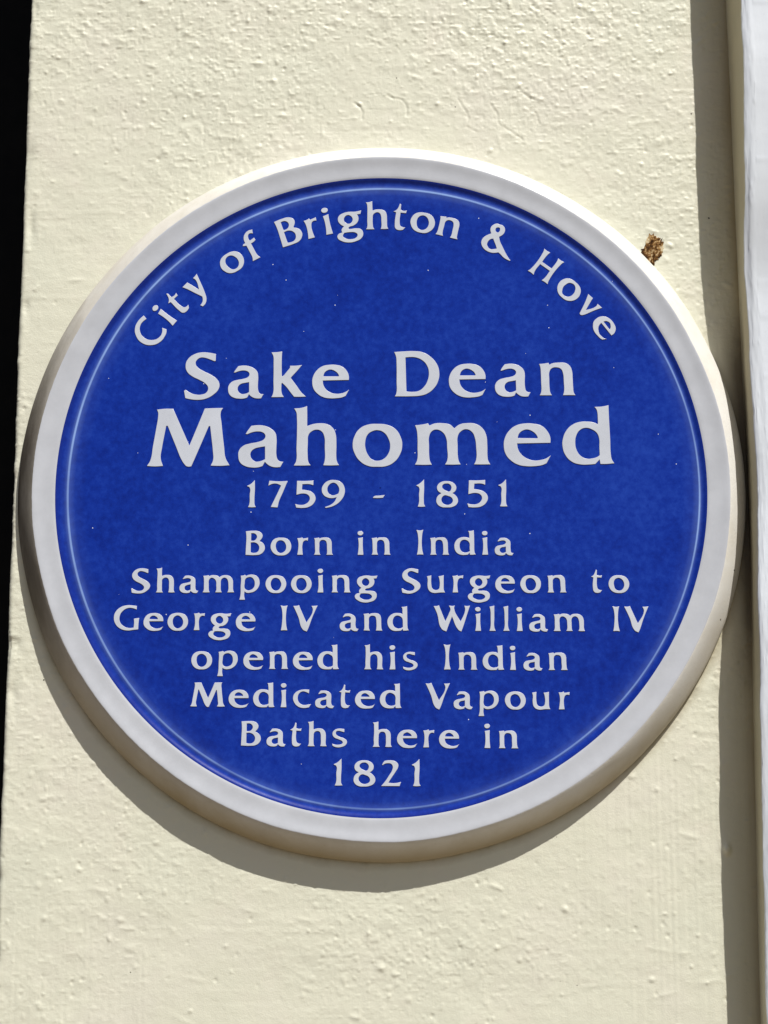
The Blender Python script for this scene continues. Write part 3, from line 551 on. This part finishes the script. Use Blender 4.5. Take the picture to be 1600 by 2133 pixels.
# one tuple per letter: glyph, x mm, z mm, width and height of 100 units in mm, turn in degrees; one list per word
WORDS = [
    [('C', -156.37, 97.26, 20.85, 20.85, 55.39), ('i', -143.69, 114.87, 19.56, 19.56, 50.58), ('t', -137.46, 122.31, 19.6, 19.6, 46.87), ('y', -128.0, 132.28, 19.69, 19.69, 41.91)],
    [('o', -106.42, 150.27, 19.76, 19.76, 32.65), ('f', -90.24, 160.36, 19.82, 19.82, 27.83)],
    [('B', -67.62, 171.24, 19.88, 19.88, 19.07), ('r', -49.96, 177.08, 19.89, 19.89, 14.36), ('i', -37.71, 180.05, 19.9, 19.9, 11.04), ('g', -30.19, 181.69, 19.92, 19.92, 6.52), ('h', -9.76, 183.85, 19.92, 19.92, 0.58), ('t', 8.56, 183.8, 19.91, 19.91, -4.15), ('o', 20.26, 183.02, 19.88, 19.88, -8.98), ('n', 38.69, 180.0, 19.86, 19.86, -14.6)],
    [('&', 79.67, 173.74, 100.0, 100.0, 0.0)],
    [('H', 102.54, 152.94, 19.67, 19.67, -36.44), ('o', 119.85, 139.79, 19.56, 19.56, -43.23), ('v', 133.53, 126.69, 19.49, 19.49, -48.63), ('e', 144.15, 114.52, 19.4, 19.4, -53.98)],
    [('S', -134.82, 63.67, 31.04, 32.05, 0.05), ('a', -104.42, 63.7, 31.01, 32.03, 0.05), ('k', -74.73, 63.72, 30.98, 32.02, 0.05), ('e', -46.59, 63.75, 30.95, 32.01, 0.05)],
    [('D', 9.74, 63.79, 30.9, 31.98, 0.05), ('e', 47.18, 63.83, 30.87, 31.96, 0.05), ('a', 78.74, 63.85, 30.84, 31.95, 0.05), ('n', 109.09, 63.88, 30.81, 31.94, 0.05)],
    [('M', -159.13, 15.64, 39.36, 40.39, 0.02), ('a', -96.84, 15.66, 39.28, 40.35, 0.02), ('h', -59.03, 15.67, 39.24, 40.33, 0.02), ('o', -18.78, 15.69, 39.19, 40.31, 0.02), ('m', 23.61, 15.7, 39.14, 40.28, 0.02), ('e', 84.14, 15.72, 39.07, 40.25, 0.02), ('d', 124.07, 15.73, 39.03, 40.22, 0.02)],
    [('1', -90.59, -13.01, 17.93, 18.27, -0.1), ('7', -76.08, -13.04, 17.92, 18.27, -0.1), ('5', -57.74, -13.07, 17.91, 18.26, -0.1), ('9', -39.66, -13.11, 17.9, 18.26, -0.1)],
    [('-', -5.1, -13.17, 17.88, 18.25, -0.1)],
    [('1', 24.39, -13.22, 17.87, 18.24, -0.1), ('8', 37.97, -13.25, 17.86, 18.24, -0.1), ('5', 58.98, -13.29, 17.85, 18.23, -0.1), ('1', 79.98, -13.32, 17.84, 18.23, -0.1)],
    [('B', -90.96, -45.65, 16.22, 16.44, -0.23), ('o', -74.12, -45.71, 16.21, 16.44, -0.23), ('r', -56.13, -45.78, 16.2, 16.43, -0.23), ('n', -44.78, -45.83, 16.2, 16.43, -0.23)],
    [('i', -15.47, -45.95, 16.18, 16.42, -0.23), ('n', -5.92, -45.98, 16.18, 16.42, -0.23)],
    [('I', 24.32, -46.1, 16.16, 16.41, -0.23), ('n', 33.54, -46.14, 16.16, 16.41, -0.23), ('d', 49.86, -46.2, 16.15, 16.41, -0.23), ('i', 68.43, -46.28, 16.14, 16.4, -0.23), ('a', 76.98, -46.31, 16.14, 16.4, -0.23)],
    [('S', -167.84, -70.92, 16.19, 16.34, -0.24), ('h', -151.1, -70.99, 16.19, 16.33, -0.24), ('a', -135.23, -71.05, 16.18, 16.33, -0.24), ('m', -119.51, -71.12, 16.17, 16.32, -0.24), ('p', -94.7, -71.22, 16.16, 16.32, -0.24), ('o', -77.25, -71.3, 16.15, 16.31, -0.24), ('o', -60.13, -71.37, 16.14, 16.31, -0.24), ('i', -42.38, -71.44, 16.13, 16.3, -0.24), ('n', -32.86, -71.48, 16.13, 16.3, -0.24), ('g', -17.28, -71.55, 16.12, 16.3, -0.24)],
    [('S', 14.21, -71.68, 16.1, 16.29, -0.24), ('u', 31.28, -71.75, 16.1, 16.28, -0.24), ('r', 48.34, -71.82, 16.09, 16.28, -0.24), ('g', 58.58, -71.87, 16.08, 16.28, -0.24), ('e', 77.07, -71.94, 16.07, 16.27, -0.24), ('o', 93.85, -72.02, 16.07, 16.27, -0.24), ('n', 112.04, -72.09, 16.06, 16.26, -0.24)],
    [('t', 141.25, -72.21, 16.04, 16.25, -0.24), ('o', 152.93, -72.26, 16.04, 16.25, -0.24)],
    [('G', -178.97, -96.23, 16.14, 16.21, -0.36), ('e', -158.89, -96.35, 16.13, 16.21, -0.36), ('o', -142.86, -96.45, 16.12, 16.2, -0.36), ('r', -125.13, -96.56, 16.11, 16.2, -0.36), ('g', -115.3, -96.62, 16.11, 16.19, -0.36), ('e', -96.94, -96.74, 16.1, 16.19, -0.36)],
    [('I', -67.01, -96.92, 16.08, 16.18, -0.36), ('V', -58.48, -96.98, 16.08, 16.18, -0.36)],
    [('a', -27.3, -97.17, 16.06, 16.17, -0.36), ('n', -11.4, -97.27, 16.05, 16.17, -0.36), ('d', 4.66, -97.37, 16.05, 16.16, -0.36)],
    [('W', 35.62, -97.56, 16.03, 16.15, -0.36), ('i', 63.18, -97.73, 16.02, 16.15, -0.36), ('l', 72.79, -97.79, 16.01, 16.14, -0.36), ('l', 82.08, -97.85, 16.01, 16.14, -0.36), ('i', 90.89, -97.91, 16.0, 16.14, -0.36), ('a', 99.37, -97.96, 16.0, 16.14, -0.36), ('m', 115.69, -98.06, 15.99, 16.13, -0.36)],
    [('I', 155.01, -98.31, 15.97, 16.12, -0.36), ('V', 162.99, -98.36, 15.97, 16.12, -0.36)],
    [('o', -126.43, -122.36, 16.21, 16.23, -0.41), ('p', -108.78, -122.49, 16.2, 16.23, -0.41), ('e', -91.62, -122.61, 16.19, 16.22, -0.41), ('n', -74.46, -122.73, 16.18, 16.22, -0.41), ('e', -58.44, -122.85, 16.17, 16.21, -0.41), ('d', -42.11, -122.96, 16.17, 16.21, -0.41)],
    [('h', -10.84, -123.19, 16.15, 16.2, -0.41), ('i', 5.88, -123.31, 16.14, 16.19, -0.41), ('s', 14.83, -123.37, 16.14, 16.19, -0.41)],
    [('I', 41.99, -123.56, 16.12, 16.18, -0.41), ('n', 51.73, -123.63, 16.12, 16.18, -0.41), ('d', 68.0, -123.75, 16.11, 16.18, -0.41), ('i', 86.03, -123.88, 16.1, 16.17, -0.41), ('a', 95.11, -123.94, 16.1, 16.17, -0.41), ('n', 111.69, -124.06, 16.09, 16.16, -0.41)],
    [('M', -126.61, -147.59, 16.14, 16.1, -0.58), ('e', -101.03, -147.85, 16.13, 16.1, -0.58), ('d', -84.74, -148.01, 16.12, 16.09, -0.58), ('i', -66.54, -148.19, 16.11, 16.09, -0.58), ('c', -58.15, -148.28, 16.11, 16.08, -0.58), ('a', -43.47, -148.43, 16.1, 16.08, -0.58), ('t', -27.62, -148.59, 16.09, 16.07, -0.58), ('e', -16.95, -148.7, 16.09, 16.07, -0.58), ('d', -0.44, -148.86, 16.08, 16.07, -0.58)],
    [('V', 29.86, -149.17, 16.06, 16.06, -0.58), ('a', 48.47, -149.36, 16.06, 16.05, -0.58), ('p', 65.0, -149.52, 16.05, 16.05, -0.58), ('o', 82.41, -149.7, 16.04, 16.04, -0.58), ('u', 100.42, -149.88, 16.03, 16.04, -0.58), ('r', 118.03, -150.06, 16.02, 16.03, -0.58)],
    [('B', -92.39, -173.34, 16.22, 16.13, -0.74), ('a', -75.53, -173.55, 16.21, 16.12, -0.74), ('t', -59.95, -173.75, 16.21, 16.12, -0.74), ('h', -48.35, -173.9, 16.2, 16.11, -0.74), ('s', -32.15, -174.11, 16.19, 16.11, -0.74)],
    [('h', -5.33, -174.45, 16.18, 16.1, -0.74), ('e', 10.85, -174.66, 16.17, 16.09, -0.74), ('r', 28.13, -174.89, 16.16, 16.09, -0.74), ('e', 38.62, -175.02, 16.15, 16.09, -0.74)],
    [('i', 68.35, -175.4, 16.14, 16.08, -0.74), ('n', 78.0, -175.53, 16.13, 16.07, -0.74)],
    [('1', -31.1, -199.76, 17.39, 17.23, -0.46), ('8', -17.85, -199.86, 17.38, 17.23, -0.46), ('2', 0.35, -200.01, 17.37, 17.23, -0.46), ('1', 20.38, -200.17, 17.36, 17.22, -0.46)],
]


def contour(txt):
    out = []
    for t in txt.split():
        c = t.endswith('*'); a, b = t.rstrip('*').split(',')
        out.append((float(a), float(b), c))
    return out


def word_object(letters, parent):
    cu = bpy.data.curves.new("lettering_curve", 'CURVE')
    cu.dimensions = '2D'; cu.fill_mode = 'BOTH'; cu.resolution_u = 5
    cu.extrude = 0.00020; cu.bevel_depth = 0.00018; cu.bevel_resolution = 2; cu.offset = -0.00016
    for ch, x0, z0, sx, sz, rot in letters:
        ca, sa = math.cos(math.radians(rot)), math.sin(math.radians(rot))
        for txt in GLYPHS[ch]:
            pts = [(a * sx / 100, b * sz / 100, c) for a, b, c in contour(txt)]
            W = [(x0 + a * ca - b * sa + random.gauss(0, 0.035), z0 + a * sa + b * ca + random.gauss(0, 0.035), c) for a, b, c in pts]
            sp = cu.splines.new('BEZIER'); sp.bezier_points.add(len(W) - 1); sp.use_cyclic_u = True
            for bp, (a, b, c) in zip(sp.bezier_points, W):
                bp.co = (a / 1000, b / 1000, 0)
                bp.handle_left_type = bp.handle_right_type = 'FREE' if c else 'AUTO'
            m = len(W)
            for q in range(m):                                                   # corner points get handles aimed at their neighbours
                if W[q][2]:
                    bp = sp.bezier_points[q]; p0 = Vector((W[q][0], W[q][1], 0)) / 1000
                    for side, o in (('handle_left', W[q - 1]), ('handle_right', W[(q + 1) % m])):
                        setattr(bp, side, p0 + (Vector((o[0], o[1], 0)) / 1000 - p0) / 3)
    tmp = bpy.data.objects.new("lettering_tmp", cu)
    C.objects.link(tmp)
    dg = bpy.context.evaluated_depsgraph_get()
    me = bpy.data.meshes.new_from_object(tmp.evaluated_get(dg))
    bpy.data.objects.remove(tmp); bpy.data.curves.remove(cu)
    me.name = "lettering"
    me.transform(Matrix.Rotation(math.radians(90), 4, 'X'))                      # x,y -> x,z ; front towards -y
    me.transform(Matrix.Translation((0, YF, 0)))
    me.materials.clear(); me.materials.append(LETTER)
    o = bpy.data.objects.new("lettering", me); o.parent = parent; C.objects.link(o)
    return o


for w in WORDS:
    word_object(w, plaque)

# ------------------------------------------------------------------ rust and old filler crumbling out beside the plaque
RU = Mat("rusty_filler", (0.16, 0.09, 0.04), 0.9, 0.1)
rn = RU.noise(230, 6, 0.72, dist=0.4)
rc_ = RU.ramp(rn, [(0.40, (0.038, 0.018, 0.008)), (0.48, (0.16, 0.075, 0.026)), (0.54, (0.44, 0.25, 0.085)), (0.60, (0.75, 0.64, 0.43))])
RU.color(rc_); RU.bump(RU.noise(700, 5, 0.7), 0.8, 0.0015)


def crust(cx, cz, outline, seed):
    """irregular low crust: outline is a list of (dx, dz) in mm"""
    g = np.random.default_rng(seed)
    ox = np.array([q[0] for q in outline]) * 0.00125; oz = np.array([q[1] for q in outline]) * 0.00125
    mx, mz = ox.mean(), oz.mean()
    n = 90
    t = np.linspace(0, len(outline), n, endpoint=False)
    i = t.astype(int); f = t - i
    bx = ox[i] * (1 - f) + ox[(i + 1) % len(ox)] * f; bz = oz[i] * (1 - f) + oz[(i + 1) % len(oz)] * f
    jit = 1 + g.normal(0, 0.06, n)
    verts, faces = [], []
    ks = np.linspace(1, 0.08, 14)
    for a, k in enumerate(ks):
        hgt = 0.0 if a == 0 else 0.0007 * (1 - k ** 6) + g.uniform(-0.0005, 0.0007, n) * min(1, a / 2)
        for q in range(n):
            hq = hgt if np.isscalar(hgt) else hgt[q]
            verts.append((mx + (bx[q] - mx) * k * jit[q], -0.00040 - 0.32 * hq if a else 0.0004, mz + (bz[q] - mz) * k * jit[q]))
    for a in range(len(ks) - 1):
        for q in range(n):
            r = (q + 1) % n
            faces.append((a * n + q, a * n + r, (a + 1) * n + r, (a + 1) * n + q))
    faces.append(tuple((len(ks) - 1) * n + q for q in range(n)))
    o = mesh_obj("rust_patch", verts, faces, [RU.m], smooth=False)
    o.location = (cx, 0, cz)
    return o


RX, RZ = 0.1915, 0.1730
ru = crust(RX, RZ, [(-9.5, -6), (-7.5, -1.5), (-5, 1), (-3.8, 5), (-1.5, 9.5), (1, 9.0), (3.5, 7.2), (5.8, 7), (6.6, 3.5), (5.8, -0.5), (5.2, -3.5), (3.2, -6),
                   (1.4, -7), (0.4, -10.5), (-1.5, -9.0), (-3.0, -12.5), (-6, -9.5)], 3)
tag(ru, "crumbling brown rust patch on the cream pillar beside the plaque's upper right edge", "rust patch")
